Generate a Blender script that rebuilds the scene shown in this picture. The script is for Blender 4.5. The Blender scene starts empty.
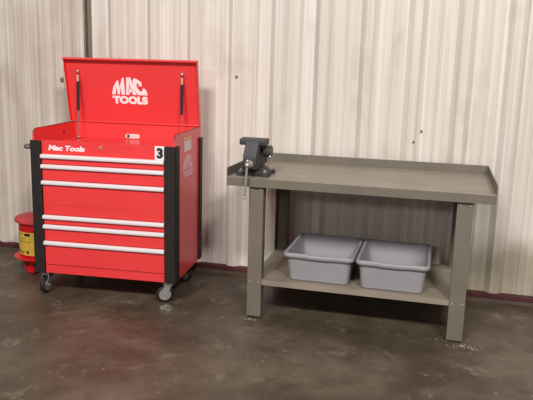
import bpy, bmesh, math, random
from mathutils import Vector, Matrix
random.seed(7)
C = bpy.context.scene.collection
PI = math.pi

# ------------------------------------------------------------------ materials
def nodes(name):
    m = bpy.data.materials.new(name); m.use_nodes = True
    nt = m.node_tree; b = nt.nodes['Principled BSDF']
    return m, nt, b

def s2l(c):
    return tuple(((x/255)/12.92 if x/255 <= .04045 else ((x/255+.055)/1.055)**2.4) for x in c) + (1,)

def mat(name, col, rough=.5, metal=0, spec=.5, var=.06, scale=9, bump=0, coat=0, bscale=300, stretch=(1,1,1)):
    m, nt, b = nodes(name)
    N, L = nt.nodes, nt.links
    tc = N.new('ShaderNodeTexCoord'); mp = N.new('ShaderNodeMapping'); mp.inputs['Scale'].default_value = stretch
    L.new(tc.outputs['Object'], mp.inputs[0])
    nz = N.new('ShaderNodeTexNoise'); nz.inputs['Scale'].default_value = scale; nz.inputs['Detail'].default_value = 5
    L.new(mp.outputs[0], nz.inputs['Vector'])
    cr = N.new('ShaderNodeValToRGB')
    c = s2l(col)
    cr.color_ramp.elements[0].position = .3; cr.color_ramp.elements[1].position = .7
    cr.color_ramp.elements[0].color = tuple(x*(1-var) for x in c[:3]) + (1,)
    cr.color_ramp.elements[1].color = tuple(min(1, x*(1+var)) for x in c[:3]) + (1,)
    L.new(nz.outputs['Fac'], cr.inputs[0]); L.new(cr.outputs[0], b.inputs['Base Color'])
    b.inputs['Roughness'].default_value = rough; b.inputs['Metallic'].default_value = metal
    b.inputs['Specular IOR Level'].default_value = spec
    b.inputs['Coat Weight'].default_value = coat; b.inputs['Coat Roughness'].default_value = .15
    if bump:
        n2 = N.new('ShaderNodeTexNoise'); n2.inputs['Scale'].default_value = bscale
        L.new(tc.outputs['Object'], n2.inputs['Vector'])
        bp = N.new('ShaderNodeBump'); bp.inputs['Strength'].default_value = bump; bp.inputs['Distance'].default_value = .002
        L.new(n2.outputs['Fac'], bp.inputs['Height']); L.new(bp.outputs[0], b.inputs['Normal'])
    return m

RED = mat('red_enamel', (224, 58, 60), .36, var=.04, coat=.2, scale=3)
REDIN = mat('red_enamel_edge', (96, 30, 32), .45, var=.05)
REDCAN = mat('red_can_paint', (196, 16, 30), .38, var=.12, scale=6)
LIDCAN = mat('dusty_red_lid_paint', (190, 62, 66), .6, var=.12, scale=12)
BLACK = mat('black_plastic_trim', (36, 31, 29), .6, var=.1, spec=.3, scale=20)
RUBBER = mat('black_rubber', (26, 25, 25), .6, var=.1)
ALU = mat('brushed_aluminium', (238, 236, 238), .42, metal=.25, var=.03, stretch=(1, 60, 60), scale=6)
CHROME = mat('chrome_steel', (214, 212, 210), .22, metal=.9, var=.05)
BRASS = mat('pale_brass_fitting', (226, 190, 150), .35, metal=.5, var=.05)
WHITE = mat('white_vinyl', (240, 226, 228), .5, var=.02)
PINK = mat('faded_pink_vinyl', (238, 176, 192), .5, var=.05)
INK = mat('black_ink', (22, 20, 22), .6, var=.03)
YELLOW = mat('yellow_label', (206, 172, 66), .55, var=.12, scale=30)
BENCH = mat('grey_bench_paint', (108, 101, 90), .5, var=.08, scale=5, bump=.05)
TOP = mat('worn_lit_bench_top_paint', (138, 127, 113), .42, var=.12, scale=4, stretch=(1, 3, 1))  # bench paint made lighter than the apron: wear plus overhead light put into the colour
ZINC = mat('zinc_bolt', (190, 184, 172), .35, metal=.6)
VISE = mat('charcoal_cast_iron', (58, 54, 58), .5, metal=0, spec=.35, var=.12, scale=30, bump=.15, bscale=150)
VISED = mat('worn_steel_jaw', (98, 93, 88), .45, metal=.4, var=.1, scale=40)
TUB = mat('grey_polythene', (146, 143, 147), .5, var=.03, scale=6)
SEAMM = mat('olive_grey_steel', (122, 116, 100), .6, var=.2, scale=8, stretch=(4, 4, .4))
CABLE = mat('dark_cable_sheath', (66, 60, 54), .6)
REDBASE = mat('dark_red_base_paint', (74, 26, 32), .6, var=.25, scale=10, stretch=(1, 1, 1))
CURB = mat('brown_grimy_curb', (82, 68, 57), .8, var=.3, scale=8)
RUST = mat('rusty_screw_head', (128, 112, 92), .6, metal=.3, var=.2, scale=80)
CRUMB = mat('pale_plaster_crumb', (190, 182, 168), .9)
STICK = mat('cream_sticker', (226, 206, 196), .5)
ORANGE = mat('orange_sticker_band', (226, 150, 60), .5)

def wall_material():
    m, nt, b = nodes('streaked_white_sheet_metal')
    N, L = nt.nodes, nt.links
    tc = N.new('ShaderNodeTexCoord')
    def noise(sc, st, det=4):
        mp = N.new('ShaderNodeMapping'); mp.inputs['Scale'].default_value = st
        L.new(tc.outputs['Object'], mp.inputs[0])
        n = N.new('ShaderNodeTexNoise'); n.inputs['Scale'].default_value = sc; n.inputs['Detail'].default_value = det
        L.new(mp.outputs[0], n.inputs['Vector']); return n.outputs['Fac']
    def ramp(f, p0, c0, p1, c1):
        r = N.new('ShaderNodeValToRGB'); e = r.color_ramp.elements
        e[0].position, e[0].color = p0, c0; e[1].position, e[1].color = p1, c1
        L.new(f, r.inputs[0]); return r.outputs[0]
    def mix(a, c, f, blend='MULTIPLY'):
        x = N.new('ShaderNodeMix'); x.data_type = 'RGBA'; x.blend_type = blend
        if isinstance(f, float): x.inputs[0].default_value = f
        else: L.new(f, x.inputs[0])
        L.new(a, x.inputs[6])
        if isinstance(c, tuple): x.inputs[7].default_value = c
        else: L.new(c, x.inputs[7])
        return x.outputs[2]
    base = ramp(noise(1.0, (1.2, 1, .5)), .35, s2l((216, 209, 203)), .65, s2l((224, 218, 211)))
    streak = ramp(noise(26, (1, 1, .012), 3), .38, s2l((232, 227, 219)), .62, (1, 1, 1, 1))
    c = mix(base, streak, .7)
    fine = ramp(noise(110, (1, 1, .008), 2), .40, s2l((236, 232, 226)), .60, (1, 1, 1, 1))
    c = mix(c, fine, .5)
    blot = ramp(noise(5.5, (1, 1, .45), 6), .28, s2l((196, 184, 164)), .44, (1, 1, 1, 1))
    c = mix(c, blot, .3)
    # left-hand sheet is older and dirtier: x < -0.69
    sx = N.new('ShaderNodeSeparateXYZ'); L.new(tc.outputs['Object'], sx.inputs[0])
    lt = N.new('ShaderNodeMath'); lt.operation = 'LESS_THAN'; lt.inputs[1].default_value = -.69
    L.new(sx.outputs['X'], lt.inputs[0])
    dirt = ramp(noise(16, (1, 1, .05), 4), .36, s2l((216, 209, 196)), .66, s2l((244, 242, 236)))
    dirt2 = ramp(noise(3, (1, 1, .8), 5), .40, s2l((226, 221, 212)), .60, (1, 1, 1, 1))
    left = mix(c, mix(dirt, dirt2, 1.0), .65)
    f = N.new('ShaderNodeMath'); f.operation = 'MULTIPLY'; f.inputs[1].default_value = .9; L.new(lt.outputs[0], f.inputs[0])
    c = mix(c, left, f.outputs[0], 'MIX')
    # green-grey damp stain low on the right, with an uneven top edge
    def rng(sock, a0, a1):
        r = N.new('ShaderNodeMapRange'); r.inputs['From Min'].default_value = a0; r.inputs['From Max'].default_value = a1
        L.new(sock, r.inputs['Value']); return r.outputs['Result']
    def mul(a, c2):
        k = N.new('ShaderNodeMath'); k.operation = 'MULTIPLY'; L.new(a, k.inputs[0]); L.new(c2, k.inputs[1]); return k.outputs[0]
    nz = noise(3.5, (1, 1, 1), 5)
    ad = N.new('ShaderNodeMath'); ad.operation = 'MULTIPLY_ADD'; ad.inputs[1].default_value = .35
    L.new(nz, ad.inputs[0]); L.new(sx.outputs['Z'], ad.inputs[2])
    st = mul(rng(ad.outputs[0], .68, .48), rng(sx.outputs['X'], 1.98, 2.12))
    c = mix(c, s2l((200, 197, 184)), st, 'MULTIPLY')
    L.new(c, b.inputs['Base Color'])
    b.inputs['Roughness'].default_value = .5; b.inputs['Specular IOR Level'].default_value = .35
    return m
WALL = wall_material()

def floor_material():
    m, nt, b = nodes('stained_polished_concrete')
    N, L = nt.nodes, nt.links
    tc = N.new('ShaderNodeTexCoord')
    def noise(sc, det=6, ro=.55, off=0, dist=0):
        mp = N.new('ShaderNodeMapping'); mp.inputs['Location'].default_value = (off, off*.7, 0)
        L.new(tc.outputs['Object'], mp.inputs[0])
        n = N.new('ShaderNodeTexNoise'); n.inputs['Scale'].default_value = sc; n.inputs['Detail'].default_value = det
        n.inputs['Roughness'].default_value = ro; n.inputs['Distortion'].default_value = dist
        L.new(mp.outputs[0], n.inputs['Vector']); return n.outputs['Fac']
    def ramp(f, *st):
        r = N.new('ShaderNodeValToRGB'); e = r.color_ramp.elements
        while len(e) < len(st): e.new(.5)
        for k, (p, c) in enumerate(st): e[k].position = p; e[k].color = c
        L.new(f, r.inputs[0]); return r.outputs[0]
    def mix(a, c, f, blend):
        x = N.new('ShaderNodeMix'); x.data_type = 'RGBA'; x.blend_type = blend
        if isinstance(f, float): x.inputs[0].default_value = f
        else: L.new(f, x.inputs[0])
        L.new(a, x.inputs[6])
        if isinstance(c, tuple): x.inputs[7].default_value = c
        else: L.new(c, x.inputs[7])
        return x.outputs[2]
    c = ramp(noise(1.6, 8, .6, 3, .6), (.32, s2l((72, 62, 50))), (.5, s2l((88, 77, 64))), (.68, s2l((106, 94, 80))))
    c = mix(c, ramp(noise(7, 8, .65, 9, .3), (.35, s2l((200, 192, 182))), (.6, (1, 1, 1, 1))), .7, 'MULTIPLY')
    spots = ramp(noise(28, 3, .5, 5), (.66, (0, 0, 0, 1)), (.73, (1, 1, 1, 1)))
    c = mix(c, s2l((168, 158, 146)), mix(spots, ramp(noise(2.5, 3, .5, 1), (.45, (0, 0, 0, 1)), (.65, (.8, .8, .8, 1))), 1.0, 'MULTIPLY'), 'MIX')
    scuff = ramp(noise(4.5, 10, .75, 14, .3), (.56, (0, 0, 0, 1)), (.70, (.55, .55, .55, 1)))
    c = mix(c, s2l((150, 138, 124)), scuff, 'MIX')
    L.new(c, b.inputs['Base Color'])
    r = ramp(noise(2.2, 6, .6, 21, .4), (.3, (.32, .32, .32, 1)), (.7, (.52, .52, .52, 1)))
    L.new(r, b.inputs['Roughness'])
    b.inputs['Specular IOR Level'].default_value = .45
    bp = N.new('ShaderNodeBump'); bp.inputs['Strength'].default_value = .12; bp.inputs['Distance'].default_value = .004
    L.new(noise(14, 6, .6, 2), bp.inputs['Height']); L.new(bp.outputs[0], b.inputs['Normal'])
    return m
FLOOR = floor_material()

# ------------------------------------------------------------------ mesh helpers
def obj(name, bm, m, parent=None, bevel=0, smooth=False, loc=None, rot=None, seg=2):
    bmesh.ops.recalc_face_normals(bm, faces=bm.faces)
    me = bpy.data.meshes.new(name); bm.to_mesh(me); bm.free()
    me.materials.append(m)
    o = bpy.data.objects.new(name, me); C.objects.link(o)
    if parent: o.parent = parent
    if loc: o.location = loc
    if rot: o.rotation_euler = rot
    if smooth or bevel:
        for p in me.polygons: p.use_smooth = True
        me.set_sharp_from_angle(angle=math.radians(35))
    if bevel:
        b = o.modifiers.new('bevel', 'BEVEL'); b.width = bevel; b.segments = seg; b.limit_method = 'ANGLE'
        b.angle_limit = math.radians(35); b.harden_normals = True
    return o

def thing(name, label, cat, loc=(0, 0, 0), rz=0, group=None):
    o = bpy.data.objects.new(name, None); C.objects.link(o); o.empty_display_size = .1
    o.location = loc; o.rotation_euler = (0, 0, rz)
    return tag(o, label, cat, group)

def tag(o, label, cat, group=None):
    o['label'] = label; o['category'] = cat
    if group: o['group'] = group
    return o

def struct(o):
    o['kind'] = 'structure'; return o

def box(bm, x0, x1, y0, y1, z0, z1):
    v = [bm.verts.new(p) for p in [(x0,y0,z0),(x1,y0,z0),(x1,y1,z0),(x0,y1,z0),(x0,y0,z1),(x1,y0,z1),(x1,y1,z1),(x0,y1,z1)]]
    for f in ((0,3,2,1),(4,5,6,7),(0,1,5,4),(1,2,6,5),(2,3,7,6),(3,0,4,7)): bm.faces.new([v[i] for i in f])
    return bm

def boxes(*bs):
    bm = bmesh.new()
    for b in bs: box(bm, *b)
    return bm

def prism(bm, pts, a0, a1, axis='x'):
    """extrude a 2D outline along an axis"""
    def P(p, a):
        return {'x': (a, p[0], p[1]), 'y': (p[0], a, p[1]), 'z': (p[0], p[1], a)}[axis]
    A = [bm.verts.new(P(p, a0)) for p in pts]; B = [bm.verts.new(P(p, a1)) for p in pts]
    n = len(pts)
    bm.faces.new(A); bm.faces.new(B[::-1])
    for i in range(n): bm.faces.new((A[i], B[i], B[(i+1) % n], A[(i+1) % n]))
    return bm

def cyl(bm, p0, p1, r0, r1=None, n=24, cap=True):
    p0, p1 = Vector(p0), Vector(p1); r1 = r0 if r1 is None else r1
    d = (p1-p0).normalized(); u = d.orthogonal().normalized(); w = d.cross(u)
    A, B = [], []
    for i in range(n):
        a = 2*PI*i/n; k = u*math.cos(a)+w*math.sin(a)
        A.append(bm.verts.new(p0+k*r0)); B.append(bm.verts.new(p1+k*r1))
    for i in range(n): bm.faces.new((A[i], A[(i+1) % n], B[(i+1) % n], B[i]))
    if cap: bm.faces.new(A[::-1]); bm.faces.new(B)
    return bm

def tube(bm, pts, r, n=12):
    pts = [Vector(p) for p in pts]; rings = []
    up = None
    for i, p in enumerate(pts):
        t = (pts[min(i+1, len(pts)-1)]-pts[max(i-1, 0)]).normalized()
        u = t.orthogonal().normalized() if up is None else (up-t*up.dot(t)).normalized()
        up = u; w = t.cross(u)
        rings.append([bm.verts.new(p+(u*math.cos(2*PI*k/n)+w*math.sin(2*PI*k/n))*r) for k in range(n)])
    for a, b in zip(rings, rings[1:]):
        for k in range(n): bm.faces.new((a[k], a[(k+1) % n], b[(k+1) % n], b[k]))
    bm.faces.new(rings[0][::-1]); bm.faces.new(rings[-1])
    return bm

def lathe(bm, prof, n=48, c=(0, 0, 0)):
    rings = []
    for r, z in prof:
        if r < 1e-6: rings.append([bm.verts.new((c[0], c[1], c[2]+z))])
        else: rings.append([bm.verts.new((c[0]+r*math.cos(2*PI*k/n), c[1]+r*math.sin(2*PI*k/n), c[2]+z)) for k in range(n)])
    for a, b in zip(rings, rings[1:]):
        for k in range(n):
            q = (k+1) % n
            if len(a) == 1 and len(b) == 1: continue
            if len(a) == 1: bm.faces.new((a[0], b[q], b[k]))
            elif len(b) == 1: bm.faces.new((a[k], a[q], b[0]))
            else: bm.faces.new((a[k], a[q], b[q], b[k]))
    return bm

def ball(bm, c, r, n=16):
    prof = [(r*math.sin(PI*i/10), -r*math.cos(PI*i/10)) for i in range(11)]
    prof[0] = (0, -r); prof[-1] = (0, r)
    return lathe(bm, prof, n, c)

def text_bm(s, bold=.02, spacing=1.0, ext=.01):
    cu = bpy.data.curves.new('lettering', 'FONT'); cu.body = s; cu.offset = bold; cu.extrude = ext
    cu.space_character = spacing; cu.resolution_u = 4
    t = bpy.data.objects.new('lettering', cu); C.objects.link(t)
    bpy.context.view_layer.update()
    dg = bpy.context.evaluated_depsgraph_get()
    me = bpy.data.meshes.new_from_object(t.evaluated_get(dg))
    bm = bmesh.new(); bm.from_mesh(me)
    bpy.data.objects.remove(t); bpy.data.curves.remove(cu); bpy.data.meshes.remove(me)
    bmesh.ops.remove_doubles(bm, verts=bm.verts, dist=1e-5)
    return bm

def fit(bm, x0, x1, y0, y1, depth=.0012):
    """scale lettering to a rectangle in its own plane (x right, y up, z out)"""
    xs = [v.co.x for v in bm.verts]; ys = [v.co.y for v in bm.verts]; zs = [v.co.z for v in bm.verts]
    ax, bx, ay, by, az, bz = min(xs), max(xs), min(ys), max(ys), min(zs), max(zs)
    for v in bm.verts:
        v.co.x = x0+(v.co.x-ax)/(bx-ax)*(x1-x0); v.co.y = y0+(v.co.y-ay)/(by-ay)*(y1-y0)
        v.co.z = (v.co.z-az)/(bz-az)*depth
    return bm

def dome_logo(w, depth=.0012):
    """MAC under a dome outline above TOOLS; centred, base at y=0, width w"""
    M1 = [(-1,0),(-.90,.42),(-.72,.72),(-.60,.82),(-.54,.40),(-.38,.93),(-.27,.97),(-.27,0),(-.47,0),(-.47,.44),(-.58,.0),(-.68,0),(-.71,.44),(-.80,0)]
    A1 = [(-.22,0),(-.13,.98),(.02,1.0),(-.02,0)]
    A2 = [(-.06,.99),(.09,.99),(.38,0),(.17,0)]
    A3 = [(-.10,.15),(.22,.15),(.18,.34),(-.10,.34)]
    C1 = [(.44,0),(.25,.42),(.20,.78),(.28,.95),(.45,.90),(.68,.74),(.72,.52),(.56,.50),(.50,.68),(.41,.64),(.43,.42),(.55,.24),(.68,.20),(.78,.42),(.93,.28),(1.0,0)]
    out = text_bm('TOOLS', .075, 1.02); fit(out, -w*.49, w*.49, 0, w*.215, depth)
    for P in (M1, A1, A2, A3, C1):
        prism(out, [(x*w/2, w*(.25+y*.47)) for x, y in P], 0, depth, 'z')
    return out

# ------------------------------------------------------------------ room
WF, WC = .838, .805       # wall flats and rib crests
def wall():
    xs = []
    def rib(c, hb, hc, h): xs.extend([(c-hb, 0), (c-hc, h), (c+hc, h), (c+hb, 0)])
    for k in range(-30, 4):                        # older sheet left of the joint
        c = -.865+.205*k
        if c < -.80 and c > -4.9:
            rib(c, .042, .022, .026); rib(c+.1025, .010, .004, .004)
    for k in range(-3, 16):
        c = .443+.3043*k
        if c > -.66: rib(c, .062, .024, .033); rib(c+.152, .009, .004, .005); rib(c+.100, .004, .002, .0015)
    xs = [p for p in xs if -5 < p[0] < 5.2]
    xs.sort(); xs = [(-5.2, 0)]+xs+[(5.4, 0)]
    bm = bmesh.new()
    rows = [[bm.verts.new((x, WF-h, z)) for x, h in xs] for z in (0.02, 4.6)]
    back = [[bm.verts.new((x, WF+.03, z)) for x, h in xs] for z in (0.02, 4.6)]
    for i in range(len(xs)-1):
        bm.faces.new((rows[0][i], rows[0][i+1], rows[1][i+1], rows[1][i]))
        bm.faces.new((back[0][i+1], back[0][i], back[1][i], back[1][i+1]))
        bm.faces.new((rows[1][i], rows[1][i+1], back[1][i+1], back[1][i]))
        bm.faces.new((rows[0][i+1], rows[0][i], back[0][i], back[0][i+1]))
    return bm
struct(obj('wall_back', wall(), WALL))
struct(obj('floor', boxes((-5.2, 5.4, -7, WF+.03, -.1, 0)), FLOOR))
struct(obj('baseboard_back', boxes((-5.2, 5.4, .790, .839, .030, .062)), REDBASE, bevel=.003))
struct(obj('trim_1', boxes((-5.2, 5.4, .796, .834, 0, .030)), CURB))
bm = bmesh.new()
prism(bm, [(-.716, .834), (-.716, .812), (-.704, .800), (-.698, .800), (-.696, .820), (-.676, .820), (-.674, .806), (-.668, .806), (-.664, .834)], .06, 4.6, 'z')
struct(obj('trim_2', bm, SEAMM))
bm = bmesh.new()
tube(bm, [(-.6865+.006*math.sin(z*2.1+.6), .812, z) for z in [1.0+.09*i for i in range(30)]], .0045, 8)
tag(obj('cable', bm, CABLE, smooth=True), 'thin dark cable running down the wall joint above the red tool cart', 'cable')

for (x, z, y, r, lab) in ((-.920, 1.362, WF, .016, 'small dark screw head in the wall left of the open red lid'),
                    (.455, 1.426, WC, .009, 'small dark screw head in the wall above and left of the vise'),
                    (1.672+.054, 1.110, WF, .0085, 'rusty screw head in the wall above the workbench, higher of the two there'),
                    (1.682, 1.041, WC, .007, 'rusty screw head in the wall above the workbench, lower of the two there')):
    bm = bmesh.new()
    cyl(bm, (0, .003, 0), (0, -.002, 0), r*1.25, r*1.25, 16); cyl(bm, (0, -.002, 0), (0, -.008, 0), r*.8, r*.6, 6)
    tag(obj('wall_screw', bm, RUST, loc=(x, y, z)), lab, 'screw', 'screws in the sheet metal wall')

# ------------------------------------------------------------------ workbench
BX, BL, BD, H = .655, 1.511, .785, .864
bench = thing('workbench', 'grey painted steel workbench with raised back and side lips and a lower shelf', 'workbench', (BX, 0, 0))
bm = bmesh.new()
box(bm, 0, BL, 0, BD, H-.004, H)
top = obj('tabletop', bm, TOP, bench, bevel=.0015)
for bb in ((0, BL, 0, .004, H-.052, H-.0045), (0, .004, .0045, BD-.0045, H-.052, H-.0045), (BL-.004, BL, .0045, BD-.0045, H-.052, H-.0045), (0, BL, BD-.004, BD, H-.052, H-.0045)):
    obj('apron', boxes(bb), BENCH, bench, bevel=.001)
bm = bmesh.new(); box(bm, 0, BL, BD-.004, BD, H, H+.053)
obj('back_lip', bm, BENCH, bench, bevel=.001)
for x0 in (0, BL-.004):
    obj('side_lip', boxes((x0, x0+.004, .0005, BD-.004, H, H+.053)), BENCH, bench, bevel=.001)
LX = (.133, 1.511-.1112-.087); LW = .087
for y0, sgn in ((.022, 1), (.755, -1)):
    for x0 in LX:
        bm = bmesh.new()
        t = .004; d = .062*sgn
        ya, yb = sorted((y0, y0+t*sgn)); box(bm, x0, x0+LW, ya, yb, 0.012, H-.004)
        ya, yb = sorted((y0+t*sgn, y0+d)); box(bm, x0, x0+t, ya, yb, .012, H-.004); box(bm, x0+LW-t, x0+LW, ya, yb, .012, H-.004)
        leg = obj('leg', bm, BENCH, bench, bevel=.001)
        bm = bmesh.new(); ya, yb = sorted((y0+.006*sgn, y0+.058*sgn))
        box(bm, x0+.008, x0+LW-.008, ya, yb, 0, .012)
        obj('foot', bm, RUBBER, leg)
        for bz in (.228, H-.072):
            for bx in (x0+.016, x0+LW-.016):
                if bz > .5 and y0 > .1: continue
                b2 = bmesh.new(); cyl(b2, (bx, y0-.0005*sgn, bz), (bx, y0-.006*sgn, bz), .0075, .005, 12)
                obj('bolt', b2, ZINC, leg, smooth=True)
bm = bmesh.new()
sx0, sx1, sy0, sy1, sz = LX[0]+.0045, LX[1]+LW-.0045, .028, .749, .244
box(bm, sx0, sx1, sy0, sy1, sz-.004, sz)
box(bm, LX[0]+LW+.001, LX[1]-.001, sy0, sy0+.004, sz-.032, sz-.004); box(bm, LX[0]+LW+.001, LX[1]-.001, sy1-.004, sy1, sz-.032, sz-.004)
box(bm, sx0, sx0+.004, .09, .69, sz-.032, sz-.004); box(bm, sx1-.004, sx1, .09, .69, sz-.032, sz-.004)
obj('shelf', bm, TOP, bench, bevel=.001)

# ------------------------------------------------------------------ tubs
def rrect(w, d, r, n=6):
    pts = []
    for cx, cy, a0 in ((w/2-r, d/2-r, 0), (-w/2+r, d/2-r, 90), (-w/2+r, -d/2+r, 180), (w/2-r, -d/2+r, 270)):
        for k in range(n+1):
            a = math.radians(a0+90*k/n); pts.append((cx+r*math.cos(a), cy+r*math.sin(a)))
    return pts
def make_tub(label, loc, rz):
    t = thing('plastic_tub', label, 'tub', loc, rz, 'grey tubs on the bench shelf')
    def loft(secs, closed_ends=True):
        bm = bmesh.new(); R = []
        for w, d, r, z in secs: R.append([bm.verts.new((x, y, z)) for x, y in rrect(w, d, r)])
        for a, b in zip(R, R[1:]):
            for k in range(len(a)): q = (k+1) % len(a); bm.faces.new((a[k], a[q], b[q], b[k]))
        return bm, R
    bm, R = loft([(.340, .440, .024, .0), (.356, .456, .030, .008), (.388, .498, .036, .160), (.381, .491, .034, .160), (.350, .450, .028, .010), (.334, .434, .022, .005)])
    bm.faces.new(R[0][::-1]); bm.faces.new(R[-1])
    obj('tub_body', bm, TUB, t, smooth=True)
    # rolled rim with a lowered hand grip at each end
    bm = bmesh.new(); prof = [(.382, .492, .156), (.415, .525, .150), (.423, .536, .158), (.424, .537, .168), (.418, .530, .176), (.400, .510, .178), (.384, .494, .173)]
    R = []
    for w, d, z in prof:
        ring = []
        base = rrect(w, d, .036, 8); P2 = []
        for i, p in enumerate(base):                       # add points on the long edges
            q = base[(i+1) % len(base)]; n = max(1, int(math.dist(p, q)/.025))
            for k in range(n): P2.append((p[0]+(q[0]-p[0])*k/n, p[1]+(q[1]-p[1])*k/n))
        R.append((P2, z))
    m = min(len(r[0]) for r in R)
    ref = R[0][0]; rings = []
    for (w, d, z) in prof:
        ring = []
        for (x, y) in ref:
            sx, sy = w/prof[0][0], d/prof[0][1]
            dz = -.003*(1 if abs(x) < .075 else 0)*(1 if abs(y) > .22 else 0)
            ring.append(bm.verts.new((x*sx, y*sy, z+dz)))
        rings.append(ring)
    for a, b in zip(rings, rings[1:]+rings[:1]):
        for k in range(len(a)): q = (k+1) % len(a); bm.faces.new((a[k], a[q], b[q], b[k]))
    obj('rim', bm, TUB, t, smooth=True)
    return t
make_tub('grey plastic tub on the bench shelf, the left one, below the vise side', (1.208, .312, .2445), .0)
make_tub('grey plastic tub on the bench shelf, the right one, nearer the right leg', (1.640, .300, .2445), .0)

# ------------------------------------------------------------------ vise
v = thing('bench_vise', 'charcoal cast iron bench vise bolted to the left front corner of the workbench', 'vise', (.790, .157, H), 0)
bm = bmesh.new()
lathe(bm, [(0, 0), (.092, 0), (.095, .006), (.092, .026), (.082, .036), (.066, .050), (0, .050)], 40)
for a in (45, 135, 225, 315):
    ex, ey = .102*math.cos(math.radians(a)), .102*math.sin(math.radians(a))
    lathe(bm, [(0, 0), (.029, 0), (.029, .020), (.022, .026), (0, .026)], 20, (ex, ey, 0))
    box(bm, min(ex, ex*.6)-.004, max(ex, ex*.6)+.004, min(ey, ey*.6)-.008, max(ey, ey*.6)+.008, 0.0005, .022)
base = obj('base', bm, VISE, v, bevel=.002)
for a in (45, 135, 225, 315):
    ex, ey = .104*math.cos(math.radians(a)), .104*math.sin(math.radians(a))
    bm = bmesh.new(); cyl(bm, (ex, ey, .0255), (ex, ey, .028), .013, n=20); cyl(bm, (ex, ey, .028), (ex, ey, .036), .009, n=6)
    cyl(bm, (ex, ey, .036), (ex, ey, .041), .005, n=12)
    obj('bolt', bm, ZINC, base, smooth=True)
# fixed rear body with anvil and fixed jaw
bm = bmesh.new()
cyl(bm, (0, 0, .050), (0, 0, .062), .058, .052, 32)
box(bm, -.042, .042, -.060, .105, .060, .135)
prism(bm, [(-.028, .135), (.060, .135), (.105, .160), (.105, .182), (.030, .188), (.012, .218), (-.028, .222)], -.045, .045, 'x')
box(bm, -.078, .078, -.028, -.004, .188, .222)
obj('fixed_jaw_body', bm, VISE, v, bevel=.004)
bm = bmesh.new(); cyl(bm, (.040, .04, .138), (.082, .04, .138), .036, n=28); cyl(bm, (.082, .04, .138), (.086, .04, .138), .030, n=28)
obj('swivel_barrel', bm, VISED, v, smooth=True)
# moving jaw
bm = bmesh.new()
box(bm, -.034, .034, -.130, -.061, .062, .118)
prism(bm, [(-.140, .045), (-.150, .070), (-.150, .130), (-.108, .190), (-.100, .220), (-.066, .220), (-.064, .045)], -.041, .041, 'x')
prism(bm, [(-.104, .208), (-.100, .184), (-.036, .184), (-.036, .222), (-.098, .222)], -.078, .078, 'x')
obj('moving_jaw', bm, VISE, v, bevel=.005)
bm = bmesh.new()
box(bm, -.077, .077, -.0355, -.0325, .198, .224); obj('jaw_plate', bm, VISED, v, bevel=.001)
bm = boxes((-.077, .077, -.0315, -.0285, .198, .224)); obj('jaw_plate', bm, VISED, v, bevel=.001)
bm = bmesh.new(); cyl(bm, (0, -.150, .080), (0, -.160, .080), .024, .022, 24); cyl(bm, (0, -.160, .080), (0, -.196, .080), .017, .015, 24)
ball(bm, (0, -.196, .080), .0155, 20)
obj('screw_head', bm, ZINC, v, smooth=True)
bm = bmesh.new(); a = math.radians(4); dx, dz = -math.sin(a), -math.cos(a)
hp = lambda s: (dx*s, -.196, .080+dz*s)
cyl(bm, hp(-.020), hp(.190), .0070, n=14); ball(bm, hp(-.024), .010); ball(bm, hp(.192), .0095)
obj('handle_bar', bm, ZINC, v, smooth=True)
bm = bmesh.new(); tube(bm, [(.062, -.028, .050), (.082, -.036, .056), (.092, -.038, .075), (.093, -.038, .112)], .0045); ball(bm, (.093, -.038, .116), .008)
obj('swivel_lock_lever', bm, CHROME, v, smooth=True)

# ------------------------------------------------------------------ tool cart
KW, KD = .957, .577
cart = thing('tool_cart', 'red rolling tool cart with open lid, six drawers and black corner trim', 'tool cart', (-.6384, -.0177, 0), .0749)
side = [(.004, .150), (.004, 1.045), (.010, 1.064), (.024, 1.076), (.044, 1.080), (KD, 1.086), (KD, .150)]
KW = .946; K0 = .014
bm = bmesh.new()
for x0 in (K0, KW-.010): prism(bm, side, x0, x0+.010, 'x')
box(bm, K0+.010, KW-.010, .004, KD-.006, .150, .955)             # carcass
box(bm, K0+.010, KW-.010, .002, .022, .926, 1.012)               # front rail above drawers
box(bm, K0+.010, KW-.010, KD-.006, KD, .150, 1.084)              # back sheet
box(bm, K0+.010, KW-.010, .000, .004, .150, .206)                # bottom rail
box(bm, K0+.010, KW-.010, .022, KD-.006, .970, .978)             # tray floor
obj('cabinet', bm, RED, cart, bevel=.003)
for x in (K0+.005, KW-.005):                                  # dark edge beading along the side panels
    bm = bmesh.new()
    tube(bm, [(x, y, z+.0015) for y, z in side[1:-1]], .0035, 8)
    obj('edge_beading', bm, REDIN, cart, smooth=True)
HZ = [.912, .848, .745, .522, .459, .351]
for i, hz in enumerate(HZ):
    zt = hz+.016; zb = (HZ[i+1]+.020) if i < 5 else .211
    bm = bmesh.new()
    if i == 2:
        box(bm, .080, .882, -.008, .004, .605, zt); box(bm, .080, .882, -.007, .004, .601, .605); box(bm, .080, .882, -.008, .004, zb, .601)
    else: box(bm, .080, .882, -.008, .004, zb, zt)
    dr = obj('drawer', bm, RED, cart, bevel=.002)
    bm = bmesh.new()
    prism(bm, [(-.008, hz+.016), (-.018, hz+.015), (-.026, hz+.009), (-.028, hz-.001), (-.025, hz-.008), (-.020, hz-.009), (-.019, hz-.002), (-.008, hz+.006)], .078, .884, 'x')
    obj('handle', bm, ALU, dr, smooth=True)
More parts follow.
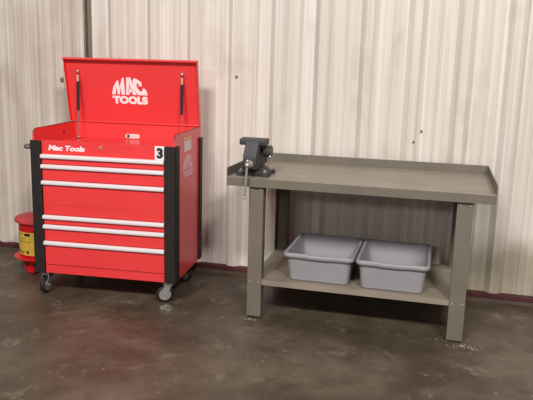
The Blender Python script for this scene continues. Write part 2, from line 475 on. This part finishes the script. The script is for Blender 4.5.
# corner trims
for x0, x1 in ((.004, .077), (.885, .960)):
    bm = bmesh.new()
    xo = x0 if x0 < .1 else x1; s = 1 if x0 < .1 else -1
    pts = [(x0, .062), (x0, -.010), (x0+.008, -.020), (x1-.008, -.020), (x1, -.010), (x1, .062)]
    if s == 1: pts = [(x0, .062), (x0, -.010), (x0+.010, -.022), (x1-.004, -.022), (x1, -.018), (x1, .0035), (K0-.001, .0035), (K0-.001, .062)]
    else: pts = [(x1, .062), (x1, -.010), (x1-.010, -.022), (x0+.004, -.022), (x0, -.018), (x0, .0035), (KW+.001, .0035), (KW+.001, .062)]
    prism(bm, pts, .152, 1.012, 'z')
    tr = obj('corner_trim', bm, BLACK, cart, bevel=.003)
    for bz in (.185, .580, .935):
        b2 = bmesh.new(); xc = (x0+x1)/2; cyl(b2, (xc, -.0215, bz), (xc, -.025, bz), .009, .007, 16)
        obj('bolt', b2, INK, tr, smooth=True)
for x0, x1 in ((K0-.012, K0-.001), (KW+.001, KW+.012)):
    bm = boxes((x0, x1, KD-.055, KD+.006, .160, 1.016)); obj('corner_trim', bm, BLACK, cart, bevel=.003)
# lid
bm = bmesh.new()
YB, YT, ZB, ZT = KD-.006, KD-.088, 1.092, 1.530
prism(bm, [(YB, ZB), (YT, ZT-.004), (YT+.004, ZT), (YB+.005, ZB)], .002, KW, 'x')     # panel
for x0 in (.002, KW-.004):
    prism(bm, [(YB+.005, ZB), (YT+.004, ZT), (YT-.022, ZT-.004), (YT-.028, ZT-.014), (YB-.030, ZB+.004)], x0, x0+.004, 'x')
prism(bm, [(YT+.004, ZT), (YT+.001, ZT-.005), (YT-.026, ZT-.010), (YT-.031, ZT-.016), (YT-.034, ZT-.014), (YT-.026, ZT-.005)], -.006, KW, 'x')
lid = obj('lid', bm, RED, cart, bevel=.0018)
bm = bmesh.new(); cyl(bm, (.012, KD-.010, 1.092), (KW-.012, KD-.010, 1.092), .007, n=16)
obj('hinge', bm, RED, lid, smooth=True)
tilt = math.atan2(.082, .438)
lg = dome_logo(.258); lo = obj('logo', lg, WHITE, lid)
lo.matrix_local = Matrix.Translation((.453, YB-.082*(1.224-ZB)/.438-.0008, 1.224)) @ Matrix.Rotation(PI/2+tilt, 4, 'X')
# struts
for x in (.096, .838):
    bm = bmesh.new(); A = Vector((x, KD-.100, .985)); B = Vector((x, YT+.000, 1.436)); d = (B-A)
    st = bmesh.new(); cyl(st, A+d*.41, A+d*.85, .0095, n=16)
    so = obj('gas_strut', st, INK, cart, smooth=True)
    cyl(bm, A, A+d*.41, .0042, n=10); ball(bm, A, .008); obj('rod', bm, CHROME, so, smooth=True)
    b2 = bmesh.new(); cyl(b2, A+d*.85, A+d*.95, .0085, n=14); obj('end_fitting', b2, BRASS, so, smooth=True)
    b3 = bmesh.new(); ball(b3, B, .012); cyl(b3, B, B+Vector((0, .016, .003)), .006, n=10); obj('ball_joint', b3, CHROME, so, smooth=True)
    b4 = bmesh.new(); box(b4, x-.014, x+.014, KD-.120, KD-.090, .978, .984); obj('bracket', b4, REDIN, so, bevel=.001)
# tray details
bm = bmesh.new(); pts = []
for k in range(9): a = PI/2+PI*k/8; pts.append((.418+.015*math.cos(a), 1.000+.015*math.sin(a)))
for k in range(9): a = -PI/2+PI*k/8; pts.append((.492+.015*math.cos(a), 1.000+.015*math.sin(a)))
prism(bm, pts, KD-.012, KD-.006, 'y'); pl = obj('badge', bm, STICK, cart)
bm = boxes((.416, .434, KD-.0145, KD-.012, 0.990, 1.010)); obj('badge_slot', bm, INK, pl, bevel=.001)
for x in (.446, .462, .478): obj('badge_mark', boxes((x, x+.009, KD-.0135, KD-.012, .994, 1.006)), PINK, pl)
bm = bmesh.new(); cyl(bm, (.472, .0025, .985), (.472, -.004, .985), .011, .010, 24); cyl(bm, (.472, -.004, .985), (.472, -.005, .985), .006, n=16)
obj('lock', bm, ZINC, cart, smooth=True)
bm = bmesh.new(); cyl(bm, (K0+.0095, .40, 1.030), (K0+.016, .40, 1.030), .012, .009, 12); obj('bolt', bm, REDIN, cart, smooth=True)
# writing
t = fit(text_bm('Mac Tools', .045, 1.0), .122, .362, 0, .034)
for q in t.verts: q.co.x += q.co.y*.22
wm = obj('wordmark', t, WHITE, cart); wm.matrix_local = Matrix.Translation((0, .0015, .952)) @ Matrix.Rotation(PI/2, 4, 'X')
bm = boxes((.822, .8845, -.003, .0015, .926, 1.012)); ns = obj('number_sticker', bm, WHITE, cart)
t = fit(text_bm('3', .06), .834, .874, 0, .066); n3 = obj('numeral', t, INK, ns)
n3.matrix_local = Matrix.Translation((0, -.0032, .936)) @ Matrix.Rotation(PI/2, 4, 'X')
lg = dome_logo(.205); so = obj('side_logo', lg, PINK, cart)
so['label'] = 'faded pink dome shaped logo on the side panel'
so.matrix_local = Matrix.Translation((KW+.0002, .275, .790)) @ Matrix.Rotation(PI/2, 4, 'Z') @ Matrix.Rotation(PI/2, 4, 'X')
bm = boxes((KW, KW+.0012, .195, .345, .958, 1.045)); ss = obj('sticker', bm, STICK, cart)
bm = boxes((KW+.0012, KW+.0018, .199, .341, 1.027, 1.041)); obj('sticker_band', bm, ORANGE, ss)
# push handle on the left side
bm = bmesh.new()
tube(bm, [(K0, .080, .960), (-.030, .060, .960), (-.052, .050, .960), (-.066, .062, .960), (-.070, .09, .960), (-.070, .44, .960), (-.062, .475, .960), (-.030, .49, .960), (K0, .49, .960)], .014, 14)
obj('push_handle', bm, VISED, cart, smooth=True)
for y in (.06, .47): obj('handle_bracket', boxes((K0-.004, K0, y, y+.04, .940, .980)), ZINC, cart, bevel=.001)
# casters
def caster(x, y, rz):
    c = obj('caster', None or _fork(), CHROME, cart, bevel=.0015, loc=(x, y, 0), rot=(0, 0, rz))
    c['label'] = 'swivel caster with bright steel fork'
    bm = bmesh.new(); prof = [(.018, -.016), (.044, -.017), (.052, -.013), (.056, 0), (.052, .013), (.044, .017), (.018, .016)]
    lathe(bm, prof, 32, (0, 0, 0)); bmesh.ops.rotate(bm, verts=bm.verts, matrix=Matrix.Rotation(PI/2, 3, 'Y'))
    bmesh.ops.translate(bm, verts=bm.verts, vec=(0, .026, .0562)); obj('wheel', bm, RUBBER, c, smooth=True)
    bm = bmesh.new(); cyl(bm, (-.019, .026, .0562), (.019, .026, .0562), .038, n=24); cyl(bm, (-.030, .026, .0562), (.030, .026, .0562), .009, n=8)
    obj('hub', bm, CHROME, c, smooth=True)
def _fork():
    bm = bmesh.new()
    box(bm, -.038, .038, -.038, .038, .144, .150)
    cyl(bm, (0, 0, .134), (0, 0, .144), .030, .026, 24)
    box(bm, -.026, .026, -.024, .030, .118, .134)
    for s in (-1, 1):
        a, b = sorted((s*.021, s*.026))
        prism(bm, [(-.024, .134), (.030, .134), (.046, .066), (.038, .046), (.016, .042), (.008, .056)], a, b, 'x')
    return bm
caster(.058, .062, math.radians(170)); caster(KW-.062, .070, math.radians(118))
caster(.070, KD-.075, math.radians(20)); caster(KW-.060, KD-.090, math.radians(75))

# ------------------------------------------------------------------ oily waste can
can = thing('waste_can', 'round red oily waste can with yellow label beside the tool cart', 'waste can', (-.955, .535, 0), math.radians(0))
bm = bmesh.new()
lathe(bm, [(.150, .100), (.152, .104), (.152, .362), (.146, .362), (.146, .108), (0, .108), (0, .100), (.150, .100)][:6]+[(0, .100), (.150, .100)], 56)
obj('body', bm, REDCAN, can, smooth=True)
bm = bmesh.new()
lathe(bm, [(.122, 0), (.126, 0), (.126, .088), (.150, .0915), (.190, .086), (.192, .090), (.152, .100), (.122, .096), (.122, 0)], 56)
sk = obj('base_skirt', bm, REDCAN, can, smooth=True)
for a in (250, 278, 305, 222):
    bm = bmesh.new(); ca, sa = math.cos(math.radians(a)), math.sin(math.radians(a))
    cyl(bm, (ca*.1225, sa*.1225, .038), (ca*.1268, sa*.1268, .038), .013, n=20); obj('vent_hole', bm, INK, sk, smooth=True)
bm = bmesh.new()
lathe(bm, [(.156, .350), (.175, .350), (.179, .356), (.178, .372), (.170, .379), (.120, .387), (.060, .392), (0, .394), (0, .388), (.060, .386), (.120, .380), (.156, .372), (.156, .350)], 56)
obj('can_lid', bm, LIDCAN, can, smooth=True)
bm = bmesh.new()
def arc(bm, a0, a1, z0, z1, r, t=.0008, n=20):
    P = []
    for k in range(n+1):
        a = math.radians(a0+(a1-a0)*k/n); P.append([bm.verts.new((rr*math.cos(a), rr*math.sin(a), z)) for rr, z in ((r, z0), (r, z1), (r+t, z1), (r+t, z0))])
    for a, b in zip(P, P[1:]):
        for k in range(4): bm.faces.new((a[k], a[(k+1) % 4], b[(k+1) % 4], b[k]))
    bm.faces.new(P[0]); bm.faces.new(P[-1][::-1])
arc(bm, 208, 285, .115, .285, .1522); lb = obj('label', bm, YELLOW, can, smooth=True)
for a0, a1, z0, z1 in ((256, 274, .258, .278), (214, 250, .268, .272), (216, 278, .214, .217), (222, 262, .236, .239), (211, 216, .125, .175), (222, 228, .125, .148), (236, 241, .125, .150), (248, 253, .125, .143), (262, 269, .128, .150)):
    bm = bmesh.new(); arc(bm, a0, a1, z0, z1, .153, n=8); obj('label_mark', bm, INK, lb)
bm = boxes((.02, .09, -.215, -.124, .020, .026), (.03, .08, -.224, -.215, .014, .040)); obj('foot_pedal', bm, REDCAN, can, bevel=.002)

# ------------------------------------------------------------------ debris by the bench feet
bm = bmesh.new()
def crumb(x, y, r):
    pts = [(x+r*random.uniform(.6, 1)*math.cos(2*PI*k/6), y+r*.7*random.uniform(.6, 1)*math.sin(2*PI*k/6)) for k in range(6)]
    prism(bm, pts, .0002, r*.35, 'z')
for cx, cy, n, s in ((2.06, -.02, 34, .045), (.82, -.01, 16, .03), (1.95, .03, 6, .03)):
    for k in range(n): crumb(cx+random.gauss(0, s), cy+random.gauss(0, s*.35), random.uniform(.002, .006))
for k in range(36): crumb(random.uniform(-.4, 2.3), random.uniform(-1.1, -.1), random.uniform(.0015, .0035))
o = obj('floor_crumbs', bm, CRUMB); o['kind'] = 'stuff'; tag(o, 'pale plaster crumbs scattered on the floor round the bench feet', 'debris')

# ------------------------------------------------------------------ light
def area(name, loc, target, sx, sy, power, col):
    l = bpy.data.lights.new(name, 'AREA'); l.shape = 'RECTANGLE'; l.size = sx; l.size_y = sy; l.energy = power; l.color = col
    o = bpy.data.objects.new(name, l); C.objects.link(o); o.location = loc
    o.rotation_euler = (Vector(target)-Vector(loc)).to_track_quat('-Z', 'Y').to_euler()
area('ceiling_lamp_right', (4.4, -6.2, 5.8), (1, .3, .8), 1.2, .6, 540, (1, .955, .92))
area('ceiling_lamp_left', (.2, -6.4, 6.0), (.3, .3, .6), 2.0, .8, 560, (1, .965, .935))
area('far_hall_lamp', (-.6, -14, 4.6), (1, .3, .6), 3.0, .7, 270, (1, .955, .91))
w = bpy.data.worlds.new('hall'); bpy.context.scene.world = w; w.use_nodes = True
bg = w.node_tree.nodes['Background']; bg.inputs[0].default_value = (1, .955, .92, 1); bg.inputs[1].default_value = .20

# ------------------------------------------------------------------ camera
yaw, pitch, roll, F = .2511, .1977, .0279, 665.3
cy, sy, cp, sp = math.cos(yaw), math.sin(yaw), math.cos(pitch), math.sin(pitch)
fwd = Vector((-sy*cp, cy*cp, -sp)); right = Vector((cy, sy, 0)); up = right.cross(fwd)
r2 = right*math.cos(roll)+up*math.sin(roll); u2 = up*math.cos(roll)-right*math.sin(roll)
cd = bpy.data.cameras.new('camera'); cam = bpy.data.objects.new('camera', cd); C.objects.link(cam)
M = Matrix((r2, u2, -fwd)).transposed().to_4x4(); M.translation = (1.8432, -3.6763, 1.502)
cam.matrix_world = M
cd.sensor_fit = 'HORIZONTAL'; cd.sensor_width = 36; cd.lens = F/533*36; cd.clip_start = .05
sc = bpy.context.scene; sc.camera = cam
sc.view_settings.view_transform = 'Standard'; sc.view_settings.look = 'None'
sc.view_settings.gamma = 1; sc.view_settings.exposure = -.30; sc.view_settings.use_curve_mapping = False
